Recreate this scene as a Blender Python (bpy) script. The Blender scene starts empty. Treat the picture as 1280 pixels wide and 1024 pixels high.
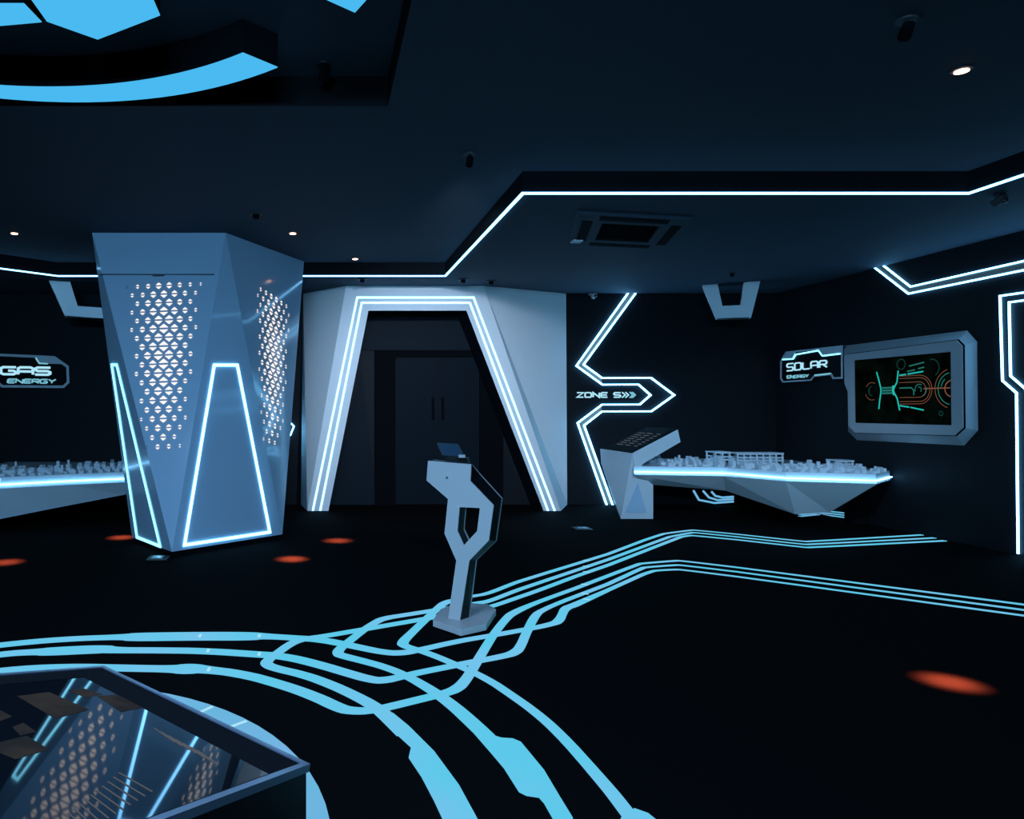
import bpy, bmesh, math, random
from mathutils import Vector as V
from mathutils.geometry import tessellate_polygon
random.seed(7)
S = bpy.context.scene
COL = S.collection
F, CX, HY, HE = 900.0, 400.0, 512.0, 1.5          # focal length in px, principal point, eye height
XW, YB = 7.19, 11.35                                # right wall, back wall
ZS, ZC, ZR = 3.33, 3.51, 3.706                      # soffit, ceiling, recess heights
ZB = V((0, 0, HE))

# ------------------------------------------------------------------ measuring helpers
def ray(x, y): return V(((x-CX)/F, 1.0, -(y-HY)/F))
def dep(x, y, Y): return ZB + ray(x, y)*Y
def onz(x, y, z): r = ray(x, y); return ZB + r*((z-HE)/r.z)
def onx(x, y, X): r = ray(x, y); return ZB + r*(X/r.x)
def onp(x, y, p, n): r = ray(x, y); return ZB + r*((p-ZB).dot(n)/r.dot(n))

# ------------------------------------------------------------------ object helpers
def tag(o, label=None, cat=None, group=None, kind=None):
    if label: o['label'] = label
    if cat: o['category'] = cat
    if group: o['group'] = group
    if kind: o['kind'] = kind
    return o
def thing(name, loc, label, cat, group=None):
    o = bpy.data.objects.new(name, None); COL.objects.link(o)
    o.location = loc; o.empty_display_size = .1
    return tag(o, label, cat, group)
def obj(name, bm, mat, parent=None, smooth=False, recalc=True):
    if recalc: bmesh.ops.recalc_face_normals(bm, faces=bm.faces)
    me = bpy.data.meshes.new(name); bm.to_mesh(me); bm.free()
    for m in (mat if isinstance(mat, (list, tuple)) else [mat]): me.materials.append(m)
    if smooth:
        for p in me.polygons: p.use_smooth = True
    o = bpy.data.objects.new(name, me); COL.objects.link(o)
    if parent:
        o.parent = parent
        base = V((0, 0, 0)); q = parent
        while q: base += q.location; q = q.parent
        o.location = -base
    return o
def rebase(o):
    """move a top-level mesh's origin to its own centre"""
    c = sum((v.co for v in o.data.vertices), V((0, 0, 0)))/len(o.data.vertices)
    for v in o.data.vertices: v.co -= c
    o.location = c
    return o
def bevel(bm, w, seg=2, ang=.5):
    es = [e for e in bm.edges if len(e.link_faces) == 2 and e.calc_face_angle(0) > ang]
    bmesh.ops.bevel(bm, geom=es, offset=w, segments=seg, affect='EDGES', profile=.6)
def face(bm, pts, mi=0):
    f = bm.faces.new([bm.verts.new(p) for p in pts]); f.material_index = mi; return f
def box(bm, a, b, mi=0):
    x0, y0, z0 = a; x1, y1, z1 = b
    v = [bm.verts.new(p) for p in ((x0,y0,z0),(x1,y0,z0),(x1,y1,z0),(x0,y1,z0),(x0,y0,z1),(x1,y0,z1),(x1,y1,z1),(x0,y1,z1))]
    for q in ((3,2,1,0),(4,5,6,7),(0,1,5,4),(1,2,6,5),(2,3,7,6),(3,0,4,7)):
        bm.faces.new([v[i] for i in q]).material_index = mi
def boxm(a, b, bev=0):
    bm = bmesh.new(); box(bm, a, b)
    if bev: bevel(bm, bev)
    return bm
def loft(bm, A, B, holeA=None, holeB=None, mi=0):
    """closed solid between two matching outlines, with an optional hole"""
    n = len(A)
    va = [bm.verts.new(p) for p in A]; vb = [bm.verts.new(p) for p in B]
    for i in range(n):
        bm.faces.new((va[i], va[(i+1) % n], vb[(i+1) % n], vb[i])).material_index = mi
    ha = hb = []
    if holeA:
        ha = [bm.verts.new(p) for p in holeA]; hb = [bm.verts.new(p) for p in holeB]
        m = len(ha)
        for i in range(m):
            bm.faces.new((ha[(i+1) % m], ha[i], hb[i], hb[(i+1) % m])).material_index = mi
    for out, hol, vv in ((A, holeA, va+list(ha)), (B, holeB, vb+list(hb))):
        polys = [list(out)] + ([list(hol)] if hol else [])
        for t in tessellate_polygon(polys):
            try: bm.faces.new([vv[i] for i in t]).material_index = mi
            except ValueError: pass
def ext(pts, d, hole=None):
    bm = bmesh.new(); d = V(d)
    loft(bm, [V(p) for p in pts], [V(p)+d for p in pts], hole and [V(p) for p in hole], hole and [V(p)+d for p in hole])
    return bm
def chaikin(pts, it=2):
    for _ in range(it):
        o = [pts[0]]
        for a, b in zip(pts, pts[1:]):
            o += [tuple(.75*p+.25*q for p, q in zip(a, b)), tuple(.25*p+.75*q for p, q in zip(a, b))]
        pts = o+[pts[-1]]
    return pts
def rounded(pts, rad):
    """cut each corner by its own length, then soften once more"""
    o = [pts[0]]
    for i in range(1, len(pts)-1):
        a, b, c = pts[i-1:i+2]
        for q in (a, c):
            d = math.hypot(q[0]-b[0], q[1]-b[1]); k = min(.3, rad[i]/max(d, 1e-6))
            o.append(tuple(x+(y-x)*k for x, y in zip(b, q)))
    return chaikin(o+[pts[-1]], 1)
def ribbon(bm, pts, n, w, h, closed=False, mi=0, lift=0.0):
    """bar of width w and height h along coplanar points, with mitred corners"""
    n = V(n).normalized(); k = len(pts); P = [V(p) for p in pts]
    ws = w if isinstance(w, (list, tuple)) else [w]*k
    L = []
    for i in range(k):
        a = P[i-1] if (i or closed) else None
        b = P[(i+1) % k] if (i < k-1 or closed) else None
        d1 = (P[i]-a).normalized() if a is not None else None
        d2 = (b-P[i]).normalized() if b is not None else None
        d1 = d1 or d2; d2 = d2 or d1
        s1 = n.cross(d1); s2 = n.cross(d2); s = s1+s2
        if s.length < 1e-4: s = s1.copy()
        s.normalize(); s = s/max(.45, s.dot(s1))
        L.append(s*ws[i]*.5)
    rows = []
    for p, s in zip(P, L):
        q = p+n*lift
        rows.append([bm.verts.new(c) for c in (q-s, q+s, q+s+n*h, q-s+n*h)])
    for i in range(k if closed else k-1):
        a, b = rows[i], rows[(i+1) % k]
        for j in range(4):
            bm.faces.new((a[j], a[(j+1) % 4], b[(j+1) % 4], b[j])).material_index = mi
    if not closed:
        bm.faces.new(rows[0][::-1]).material_index = mi; bm.faces.new(rows[-1]).material_index = mi
def cyl(bm, c, r, h, seg=24, r2=None, mi=0):
    c = V(c); r2 = r if r2 is None else r2
    a = [bm.verts.new(c+V((r*math.cos(t), r*math.sin(t), 0))) for t in (2*math.pi*i/seg for i in range(seg))]
    b = [bm.verts.new(c+V((r2*math.cos(t), r2*math.sin(t), h))) for t in (2*math.pi*i/seg for i in range(seg))]
    for i in range(seg):
        bm.faces.new((a[i], a[(i+1) % seg], b[(i+1) % seg], b[i])).material_index = mi
    bm.faces.new(a[::-1]).material_index = mi; bm.faces.new(b).material_index = mi

# ------------------------------------------------------------------ materials
def pbr(name, col, rough=.5, metal=0, spec=.5, noise=.08, scale=6, coat=0, bump=0):
    m = bpy.data.materials.new(name); m.use_nodes = True
    nt = m.node_tree; b = nt.nodes['Principled BSDF']
    tc = nt.nodes.new('ShaderNodeTexCoord'); nz = nt.nodes.new('ShaderNodeTexNoise')
    nz.inputs['Scale'].default_value = scale; nz.inputs['Detail'].default_value = 4
    nt.links.new(tc.outputs['Object'], nz.inputs['Vector'])
    mx = nt.nodes.new('ShaderNodeMix'); mx.data_type = 'RGBA'
    mx.inputs[6].default_value = (*[c*(1-noise) for c in col], 1); mx.inputs[7].default_value = (*[min(1, c*(1+noise)) for c in col], 1)
    nt.links.new(nz.outputs['Fac'], mx.inputs[0]); nt.links.new(mx.outputs[2], b.inputs['Base Color'])
    b.inputs['Roughness'].default_value = rough; b.inputs['Metallic'].default_value = metal
    b.inputs['Specular IOR Level'].default_value = spec
    if coat: b.inputs['Coat Weight'].default_value = coat; b.inputs['Coat Roughness'].default_value = .06
    if bump:
        n2 = nt.nodes.new('ShaderNodeTexNoise'); n2.inputs['Scale'].default_value = 180
        bp = nt.nodes.new('ShaderNodeBump'); bp.inputs['Strength'].default_value = bump; bp.inputs['Distance'].default_value = .004
        nt.links.new(tc.outputs['Object'], n2.inputs['Vector']); nt.links.new(n2.outputs['Fac'], bp.inputs['Height']); nt.links.new(bp.outputs[0], b.inputs['Normal'])
    return m
def emit(name, col, strength, col2=None, scale=2.0):
    m = bpy.data.materials.new(name); m.use_nodes = True
    nt = m.node_tree; nt.nodes.clear()
    o = nt.nodes.new('ShaderNodeOutputMaterial'); e = nt.nodes.new('ShaderNodeEmission')
    e.inputs['Color'].default_value = (*col, 1); e.inputs['Strength'].default_value = strength
    if col2:
        tc = nt.nodes.new('ShaderNodeTexCoord'); nz = nt.nodes.new('ShaderNodeTexNoise'); nz.inputs['Scale'].default_value = scale
        mx = nt.nodes.new('ShaderNodeMix'); mx.data_type = 'RGBA'
        mx.inputs[6].default_value = (*col, 1); mx.inputs[7].default_value = (*col2, 1)
        rp = nt.nodes.new('ShaderNodeMapRange'); rp.inputs[1].default_value = .38; rp.inputs[2].default_value = .62
        nt.links.new(tc.outputs['Object'], nz.inputs['Vector']); nt.links.new(nz.outputs['Fac'], rp.inputs[0])
        nt.links.new(rp.outputs[0], mx.inputs[0]); nt.links.new(mx.outputs[2], e.inputs['Color'])
    nt.links.new(e.outputs[0], o.inputs['Surface'])
    return m
M = dict(
    floor=pbr('black_carpet', (.003, .003, .0033), .9, spec=.02, noise=.3, scale=40, bump=.3),
    wall=pbr('black_wall_paint', (.008, .0095, .0125), .6, spec=.15, noise=.12),
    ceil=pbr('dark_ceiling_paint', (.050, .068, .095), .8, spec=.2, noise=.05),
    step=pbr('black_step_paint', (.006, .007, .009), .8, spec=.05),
    white=pbr('white_lacquer', (.62, .67, .72), .28, spec=.5, noise=.02, coat=.3),
    shell=pbr('blue_lit_lacquer', (.42, .56, .72), .16, spec=.5, noise=.02, coat=.6),  # white lacquer with the room's blue light put into its colour
    matte=pbr('white_matt_panel', (.76, .77, .78), .5, spec=.4, noise=.02),
    stand=pbr('white_powder_coat', (.54, .50, .51), .4, spec=.4, noise=.02),
    hood=pbr('bright_white_powder_coat', (.85, .87, .90), .45, spec=.4, noise=.02),
    tvgrey=pbr('pale_grey_housing', (.44, .43, .45), .4, spec=.4, noise=.02),
    model=pbr('white_model_plastic', (.70, .74, .80), .5, noise=.1, scale=20),
    black=pbr('black_lacquer', (.004, .0045, .006), .35, spec=.2),
    blackm=pbr('black_matt', (.004, .0045, .006), .8, spec=.03),
    reveal=pbr('dark_reveal_panel', (.006, .011, .017), .6, spec=.1),
    door=pbr('dark_door_laminate', (.004, .0085, .014), .6, spec=.08),
    grey=pbr('grey_channel', (.15, .11, .09), .5),
    rim=pbr('blue_steel_rim', (.22, .27, .36), .3, metal=.7),
    glass=pbr('touch_glass', (.003, .004, .006), .03, spec=.42, noise=.02),
    metal=pbr('satin_metal', (.5, .5, .52), .3, metal=1),
    dark=pbr('dark_plastic', (.03, .033, .037), .5),
    lens=pbr('dark_glass_lens', (.01, .011, .014), .08, spec=.8),
    led=emit('white_led', (.19, .57, 1.0), 6.0),
    leddesk=emit('desk_edge_led', (.22, .60, 1.0), 9.0),
    ledwall=emit('bright_wall_led', (.17, .56, 1.0), 11.0),
    ledc=emit('cyan_led', (.20, .70, 1.0), 3.0),
    panel=emit('cyan_ceiling_diffuser', (.068, .49, .88), 1.0),
    floorled=emit('floor_led', (.11, .58, .82), 1.0, (.17, .55, .84), 1.3),
    floorfar=emit('floor_led_pale', (.20, .50, .85), .9, (.14, .52, .80), 1.3),
    letter=emit('lit_letter', (.42, .78, .95), 1.0),
    letterdim=emit('lit_letter_cyan', (.22, .62, .78), .8),
    warm=emit('warm_backlight', (1.0, .85, .78), 1.25),
    lamp=emit('warm_downlight', (1.0, .55, .38), 6.0),
    teal=emit('screen_teal', (.015, .48, .42), 1.0),
    tealdim=emit('screen_teal_dim', (.015, .16, .13), 1.0),
    tealdark=emit('screen_teal_dark', (.004, .035, .030), 1.0),
    orange=emit('screen_orange', (.20, .075, .045), 1.0),
    screen=emit('screen_black_green', (.0003, .0008, .0007), 1.0, (.001, .003, .0022), 5),
    thumb=emit('screen_grey_tile', (.016, .020, .026), 1.0, (.028, .029, .032), 9),
    textgrey=emit('screen_grey_text', (.085, .095, .12), 1.0),
)
UP, FR = V((0, 0, 1)), V((0, -1, 0))

# ------------------------------------------------------------------ room
def struct(name, bm, mat): return tag(obj(name, bm, mat, recalc=False), kind='structure')
XL, YN = -8.0, -5.0
bm = bmesh.new(); box(bm, (XL-.1, YN-.1, -.1), (XW+.1, YB+.1, 0)); struct('floor', bm, M['floor'])
bm = bmesh.new(); box(bm, (XL-.1, YB, 0), (XW+.1, YB+.1, 3.9)); struct('wall_back', bm, M['wall'])
bm = bmesh.new(); box(bm, (XW, YN, 0), (XW+.1, YB, 3.9)); struct('wall_right', bm, M['wall'])
bm = bmesh.new(); box(bm, (XL-.1, YN, 0), (XL, YB, 3.9)); struct('wall_left', bm, M['wall'])
bm = bmesh.new(); box(bm, (XL-.1, YN-.1, 0), (XW+.1, YN, 3.9)); struct('wall_front', bm, M['wall'])
RX0, RX1, RY0, RY1 = -3.7, .45, .1, 4.77            # recess in the ceiling
SOF = [(-8.0, 5.6), (-4.13, 9.305), (-3.58, 9.83), (1.71, 9.83), (1.71, 6.07), (5.47, 6.07), (5.47, YN)]
bm = bmesh.new()
box(bm, (XL, YN, ZC), (XW, RY0, ZC+.3)); box(bm, (XL, RY1, ZC), (XW, YB, ZC+.3))
box(bm, (XL, RY0, ZC), (RX0, RY1, ZC+.3)); box(bm, (RX1, RY0, ZC), (XW, RY1, ZC+.3))
box(bm, (RX0, RY0, ZR), (RX1, RY1, ZC+.3))
for poly in ([(XL, 5.6), (-4.13, 9.305), (-3.58, 9.83), (-3.58, YB), (XL, YB)],
             [(-3.58, 9.83), (1.71, 9.83), (1.71, YB), (-3.58, YB)],
             [(1.71, 6.07), (XW, 6.07), (XW, YB), (1.71, YB)],
             [(5.47, YN), (XW, YN), (XW, 6.07), (5.47, 6.07)]):
    loft(bm, [V((x, y, ZS)) for x, y in poly], [V((x, y, ZC)) for x, y in poly])
bmesh.ops.recalc_face_normals(bm, faces=bm.faces)
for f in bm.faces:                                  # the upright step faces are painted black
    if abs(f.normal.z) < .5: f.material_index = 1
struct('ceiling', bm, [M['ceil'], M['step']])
# light line along the lower edge of the dropped ceiling
bm = bmesh.new()
ribbon(bm, [(x, y, ZS) for x, y in SOF], (0, 0, -1), .026, .014)
tag(rebase(obj('cove_light_line', bm, M['led'])), 'long white light line outlining the edge of the lowered ceiling', 'light strip')

# ------------------------------------------------------------------ double door in the portal
X = lambda px, Y=YB: (px-CX)/F*Y
ZDOOR = HE+(512-438)/F*YB
t = thing('door_1', (X(546), YB, 0), None, None); t['kind'] = 'structure'
bm = bmesh.new()
box(bm, (X(468), YB-.05, 0), (X(494), YB-.002, ZDOOR)); box(bm, (X(599), YB-.05, 0), (X(628), YB-.002, ZDOOR))
box(bm, (X(494), YB-.05, ZDOOR-.11), (X(599), YB-.002, ZDOOR))
obj('door_frame', bm, M['blackm'], t)
for a, b, hx in ((495, 545.6, 540.5), (546.6, 598, 552.5)):
    lf = obj('door_leaf', boxm((X(a), YB-.032, .01), (X(b), YB-.002, ZDOOR-.115), .004), M['door'], t)
    bm = bmesh.new(); z0, z1 = HE+(512-524)/F*YB, HE+(512-497)/F*YB
    box(bm, (X(hx)-.018, YB-.09, z0), (X(hx)+.018, YB-.06, z1)); box(bm, (X(hx)-.01, YB-.062, z0+.03), (X(hx)+.01, YB-.03, z0+.06)); box(bm, (X(hx)-.01, YB-.062, z1-.06), (X(hx)+.01, YB-.03, z1-.03))
    obj('door_handle', bm, M['blackm'], lf)

# ------------------------------------------------------------------ portal
YF = 10.63
t = thing('portal_arch', (X(543), YF, 0), 'white faceted doorway portal outlined with twin light lines', 'portal')
g = lambda p: V((p.x, p.y, max(p.z, 0)))
fo = [dep(384, 639, YF), dep(432.5, 357.2, YF), dep(604.5, 357.2, YF), dep(701, 639, YF)]
fi = [dep(410.5, 639, YF), dep(460.6, 388.4, YF), dep(583, 388.4, YF), dep(679.5, 639, YF)]
for q in fo+fi: q.z = max(q.z, .002); q.z = min(q.z, ZS-.002)
bo = [dep(376, 632, YB-.003), dep(379, 366.6, YB-.003), dep(707.5, 366.6, YB-.003), dep(709, 632, YB-.003)]
for q in bo: q.z = .002 if q.z < 1 else ZS-.002
bm = bmesh.new()
fv = [bm.verts.new(p) for p in fo]; iv = [bm.verts.new(p) for p in fi]; bv = [bm.verts.new(p) for p in bo]
for i in range(3): bm.faces.new((fv[i], fv[i+1], iv[i+1], iv[i]))
for i in (0, 1, 2): bm.faces.new((fv[i], bv[i], bv[i+1], fv[i+1]))
obj('portal_surround', bm, M['matte'], t)
bm = bmesh.new(); bi = [V((p.x, YB-.055, p.z)) for p in fi]
for i in range(3): face(bm, (fi[i], fi[i+1], bi[i+1], bi[i]))
obj('portal_reveal', bm, M['reveal'], t)
for px in ([(391, 638.5), (446.6, 372), (592, 372), (693.4, 638.5)], [(400.3, 638.5), (452.2, 378.5), (587.3, 378.5), (685, 638.5)]):
    bm = bmesh.new(); ribbon(bm, [dep(x, y, YF) for x, y in px], FR, .024, .004); obj('light_line', bm, M['led'], t)

z0 = dep(500, 438, YB).z
obj('lintel_panel', boxm((fi[0].x+.1, YB-.03, z0), (fi[3].x-.1, YB-.003, ZS-.01)), M['reveal'], t)
bm = bmesh.new(); pts = [dep(453, 462, YB-.01), dep(407, 631, YB-.01), dep(470, 631, YB-.01)]
for q in pts[1:]: q.z = .003
q0 = [p+FR*.035 for p in pts]; loft(bm, pts, q0); obj('side_facet', bm, M['reveal'], t)
# ------------------------------------------------------------------ faceted column
cz = lambda x, y: onz(x, y, ZC-.004)
A, B, C = cz(115, 291), cz(282, 291), cz(380, 327)
D = V((A.x+.85, C.y+.05, A.z))
P_, Q_, R_ = onz(165, 672, .05), onz(215, 690, .05), onz(353, 668, .05)
S_ = P_+R_-Q_
t = thing('faceted_column', ((P_.x+R_.x)/2, (P_.y+R_.y)/2, 0), 'tall glossy white faceted column widening upward with glowing triangular perforations', 'column')
bm = bmesh.new()
vt = [bm.verts.new(p) for p in (A, B, C, D)]; vb = [bm.verts.new(p) for p in (P_, Q_, R_, S_)]
for i in range(4):
    bm.faces.new((vt[i], vt[(i+1) % 4], vb[(i+1) % 4])); bm.faces.new((vt[i], vb[(i+1) % 4], vb[i]))
bm.faces.new(vt); bm.faces.new(vb[::-1])
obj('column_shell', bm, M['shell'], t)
cc = (P_+R_)/2
bm = bmesh.new(); pl = [cc+(p-cc)*.96 for p in (P_, Q_, R_, S_)]
loft(bm, [V((p.x, p.y, 0)) for p in pl], [V((p.x, p.y, .05)) for p in pl]); obj('plinth', bm, M['blackm'], t)
def pln(a, b, c):
    n = (b-a).cross(c-a).normalized()
    if n.dot(ZB-a) < 0: n = -n
    return a, n
fABQ, fBQR, fBCR, fAPQ = pln(A, B, Q_), pln(B, Q_, R_), pln(B, C, R_), pln(A, P_, Q_)
def strip(px, pl, w, mat, name, parent, h=.012, closed=False, lab=None):
    bm = bmesh.new(); ribbon(bm, [onp(x, y, *pl) for x, y in px], pl[1], w, h, closed)
    o = obj(name, bm, mat, parent)
    if lab: tag(o, lab)
    return o
strip([(267.6, 456.5), (296.4, 456.5), (337, 665.2), (230.3, 681.5)], fBQR, .028, M['led'], 'light_outline', t, closed=True)
strip([(140, 456), (146.2, 456), (200.5, 683), (171.5, 671.5)], fAPQ, .026, M['ledc'], 'light_outline', t, closed=True, lab='cyan slender light outline')
strip([(124.5, 343.2), (268, 343.2)], fABQ, .012, M['dark'], 'panel_seam', t, h=.002)
strip([(191, 344.2), (206, 344.2)], fABQ, .03, M['metal'], 'glint_plate', t, h=.004)  # metal plate standing in for a downlight's reflection
def perforation(pl, cpx, axis, ytop, ybot, wtop, wbot, seed):
    p, n = pl; c = onp(*cpx, p, n)
    v = (onp(*axis[0], p, n)-onp(*axis[1], p, n)).normalized(); u = v.cross(n).normalized()
    if u.x < 0: u = -u
    bm = bmesh.new(); a = .117; r = a*.866
    vt_ = (onp(*axis[0], p, n)-c).dot(v); vb_ = (onp(*axis[1], p, n)-c).dot(v)
    rnd = random.Random(seed)
    for j in range(int(vb_/r)-1, int(vt_/r)+2):
        y = j*r
        if y > vt_ or y < vb_: continue
        k = (y-vb_)/(vt_-vb_); hw = wbot+(wtop-wbot)*k
        for i in range(-6, 7):
            x = (i+.5*(j % 2))*a
            if abs(x) > hw: continue
            s = (1-(abs(x)/hw)**1.3*.66)*(1.08-abs(k-.56)**2*2.0)
            s = min(1.12, max(.22, s))*rnd.uniform(.92, 1.06)
            mi = 0 if s > .28 or rnd.random() < .45 else 1
            for sg in (1, -1):
                w, h, g0 = .41*a*s, .36*a*s, .10*a
                b0 = c+u*x+v*(y+sg*g0*(.5+.5*s))+n*.004
                q = [b0-u*w, b0+u*w, b0+v*sg*h]
                face(bm, q if sg > 0 else q[::-1], mi)
    return obj('perforated_grille', bm, [M['warm'], M['dark']], t, recalc=False)
perforation(fABQ, (204.5, 455), ((205, 357), (204, 566)), 358, 566, .42, .21, 1)
perforation(fBCR, (341, 460), ((341.5, 366), (339, 560)), 372, 560, .40, .21, 2)

# ------------------------------------------------------------------ stroke lettering
GL = {'S': [[(1,1),(0,1),(0,.5),(1,.5),(1,0),(0,0)]], 'O': [[(0,0),(0,1),(1,1),(1,0),(0,0)]], 'L': [[(0,1),(0,0),(1,0)]],
      'A': [[(0,0),(0,1),(1,1),(1,0)], [(0,.42),(1,.42)]], 'R': [[(0,0),(0,1),(1,1),(1,.45),(.1,.45)], [(.45,.45),(1,0)]],
      'G': [[(1,1),(0,1),(0,0),(1,0),(1,.5),(.5,.5)]], 'E': [[(1,1),(0,1),(0,0),(1,0)], [(0,.5),(.9,.5)]],
      'N': [[(0,0),(0,1),(1,0),(1,1)]], 'Y': [[(0,1),(.5,.5),(1,1)], [(.5,.5),(.5,0)]], 'Z': [[(0,1),(1,1),(0,0),(1,0)]],
      '5': [[(1,1),(0,1),(0,.5),(1,.5),(1,0),(0,0)]], '>': [[(0,1),(.6,.5),(0,0)]], ' ': []}
def cut(pl, r=.16):
    o = [pl[0]]
    for a, b, c in zip(pl, pl[1:], pl[2:]):
        for q in (a, c):
            d = math.hypot(q[0]-b[0], q[1]-b[1]); k = min(.45, r/d)
            o.append((b[0]+(q[0]-b[0])*k, b[1]+(q[1]-b[1])*k))
    return o+[pl[-1]]
def text(word, quad, n, wt, h, mat, name, parent, gap=.28, lab=None):
    """quad = bottom-left, bottom-right, top-right, top-left in space"""
    bl, br, tr, tl = quad; k = len(word); tot = k+gap*(k-1); bm = bmesh.new()
    for i, ch in enumerate(word):
        for pl in GL[ch]:
            pts = []
            for x, y in (cut(pl) if len(pl) > 2 and ch not in 'NZ>Y' else pl):
                s = (i*(1+gap)+x)/tot
                lo = bl.lerp(br, s); hi = tl.lerp(tr, s); pts.append(lo.lerp(hi, y))
            ribbon(bm, pts, n, wt, h)
    o = obj(name, bm, mat, parent)
    if lab: tag(o, lab)
    return o

# ------------------------------------------------------------------ zone sign on the back wall
YZ = YB-.002
t = thing('zone_light_sign', dep(780, 494, YB), 'zigzag twin light lines forming a right-pointing arrow around the ZONE 5 lettering', 'wall light')
Lz = [(784.4, 366.8), (720, 457.5), (752.5, 481), (797.5, 480.8), (812.5, 494), (799, 505.8), (752, 505.9), (721.5, 528.8), (758.4, 633)]
Rz = [(793.9, 366.8), (729, 456), (752, 472.7), (813, 472.4), (842, 494), (813.7, 514.2), (752, 514.4), (729.6, 531.9), (766, 633)]
for px in (Lz, Rz):
    bm = bmesh.new(); ribbon(bm, [dep(x, y, YZ) for x, y in px], FR, .020, .03, lift=.004); obj('light_line', bm, M['ledwall'], t)
for i, j in ((0, 3), (6, 9)):
    bm = bmesh.new()
    L_, R2 = [dep(x, y, YZ-.003) for x, y in Lz[i:j]], [dep(x, y, YZ-.003) for x, y in Rz[i:j]]
    for a, b, c, d in zip(L_, L_[1:], R2[1:], R2): loft(bm, [a, b, c, d], [q+FR*.004 for q in (a, b, c, d)])
    obj('channel', bm, M['grey'], t)
t = thing('zone_sign', dep(758, 494, YB), 'small pale cyan lettering reading ZONE 5 followed by three chevrons', 'sign')
def quadY(x0, x1, y0, y1, Y): return [dep(x0, y1, Y), dep(x1, y1, Y), dep(x1, y0, Y), dep(x0, y0, Y)]
text('ZONE', quadY(721.2, 759, 491, 496.6, YZ), FR, .022, .012, M['letter'], 'lettering', t, gap=.3)
text('5', quadY(767.2, 775.4, 491, 496.6, YZ), FR, .022, .012, M['letter'], 'numeral', t)
for k in range(2):
    text('>', quadY(777.4+k*4.2, 784+k*4.2, 490.4, 497.2, YZ), FR, .018, .012, M['letter'], 'chevron', t)
obj('chevron', ext([dep(x, y, YZ) for x, y in ((786, 490), (791, 490), (795, 493.8), (791, 497.6), (786, 497.6), (789.4, 493.8))], FR*.012), M['letterdim'], t)

# tip of the arrow light beyond the column
t = thing('zone_light_sign', dep(345, 536, YB), 'sliver of a light arrow on the wall, seen in the gap between column and portal', 'wall light')
for px in ([(330, 528), (363, 528.5), (367.5, 533), (363, 544), (352, 551), (330, 551)], [(330, 533), (358, 533.5), (362, 536), (358, 541), (349, 546), (330, 546)]):
    bm = bmesh.new(); ribbon(bm, [dep(x, y, YZ) for x, y in px], FR, .020, .03, lift=.004); obj('light_line', bm, M['ledwall'], t)

# ------------------------------------------------------------------ light lines on the right wall
XF = XW-.002; NX = V((-1, 0, 0))
t = thing('wall_light_strip', onx(1137, 365, XW), 'twin light lines bent in a V high on the right wall, running from the ceiling', 'wall light')
Uu = [(1102, 329.5), (1139.2, 358.5), (1280, 326.6), (1420, 295)]; Lo = [(1091.4, 332.2), (1136.6, 367.2), (1280, 338), (1420, 309.5)]
for px in (Uu, Lo):
    bm = bmesh.new(); ribbon(bm, [onx(x, y, XF) for x, y in px], NX, .016, .014, lift=.004); obj('light_line', bm, M['ledwall'], t)
bm = bmesh.new(); a_, b_ = [onx(x, y, XF-.003) for x, y in Uu], [onx(x, y, XF-.003) for x, y in Lo]
for a, b, c, d in zip(a_, a_[1:], b_[1:], b_): loft(bm, [a, b, c, d], [q+NX*.004 for q in (a, b, c, d)])
obj('channel', bm, M['grey'], t)
t = thing('wall_light_strip', onx(1273, 690, XW), 'twin light lines dropping upright to the floor at the right edge, past the screen', 'wall light')
for px in ([(1420, 346), (1251.3, 370), (1254.5, 476), (1272, 491.3), (1274, 692.5)], [(1420, 357), (1262.7, 378), (1264.5, 470), (1284, 487), (1286.5, 694.5)]):
    bm = bmesh.new(); ribbon(bm, [onx(x, y, XF) for x, y in px], NX, .016, .014, lift=.004); obj('light_line', bm, M['ledwall'], t)

# ------------------------------------------------------------------ wall display and its sign
XD = XW-.15
t = thing('wall_display', onx(1140, 490, XW), 'large wall screen in a chamfered white housing showing teal and orange graphics', 'screen')
fr = [(1055, 443), (1197.4, 424.2), (1204.7, 431.5), (1205.7, 535.4), (1195, 545.3), (1068.9, 541.7), (1060.3, 533.4), (1059.6, 489.6), (1055.3, 479.6)]
bk = [(1054, 432.5), (1209, 413.2), (1221.3, 427.1), (1222.6, 538), (1205.5, 557), (1071.2, 550.3), (1060.3, 539.4), (1059.6, 489.6), (1055.3, 479.6)]
sc = [(1068, 450.4), (1189, 439.8), (1190, 531.7), (1069, 528.7)]
fp = [onx(x, y, XD) for x, y in fr]; bp = [onx(x, y, XW-.001) for x, y in bk]; sp = [onx(x, y, XD) for x, y in sc]
bm = bmesh.new(); ce = sum(fp, V((0, 0, 0)))/9
gp = [p+NX*-.012 for p in fp]
loft(bm, gp, bp); obj('housing', bm, M['tvgrey'], t)
ins = [ce+(p-ce)*.985 for p in fp]
bm = bmesh.new(); loft(bm, [p+NX*.006 for p in ins], [p-NX*.012 for p in ins], [p+NX*.006 for p in sp], [p-NX*.012 for p in sp]); obj('front_panel', bm, M['tvgrey'], t)
bm = bmesh.new(); loft(bm, [p-NX*.005 for p in fp], [p-NX*.0125 for p in fp], [ce+(p-ce)*.9 -NX*.005 for p in fp], [ce+(p-ce)*.9-NX*.0125 for p in fp]); obj('groove', bm, M['blackm'], t)
scr = obj('screen', ext([p-NX*.004 for p in sp], -NX*.006), M['screen'], t)
def suv(u, v): return sp[3].lerp(sp[2], u).lerp(sp[0].lerp(sp[1], u), v)+NX*(-.0035)
def hud(name, lines, mat, w):
    bm = bmesh.new()
    for ln in lines: ribbon(bm, [suv(*q) for q in ln], NX, w, .0008)
    obj(name, bm, M[mat], scr)
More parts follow.
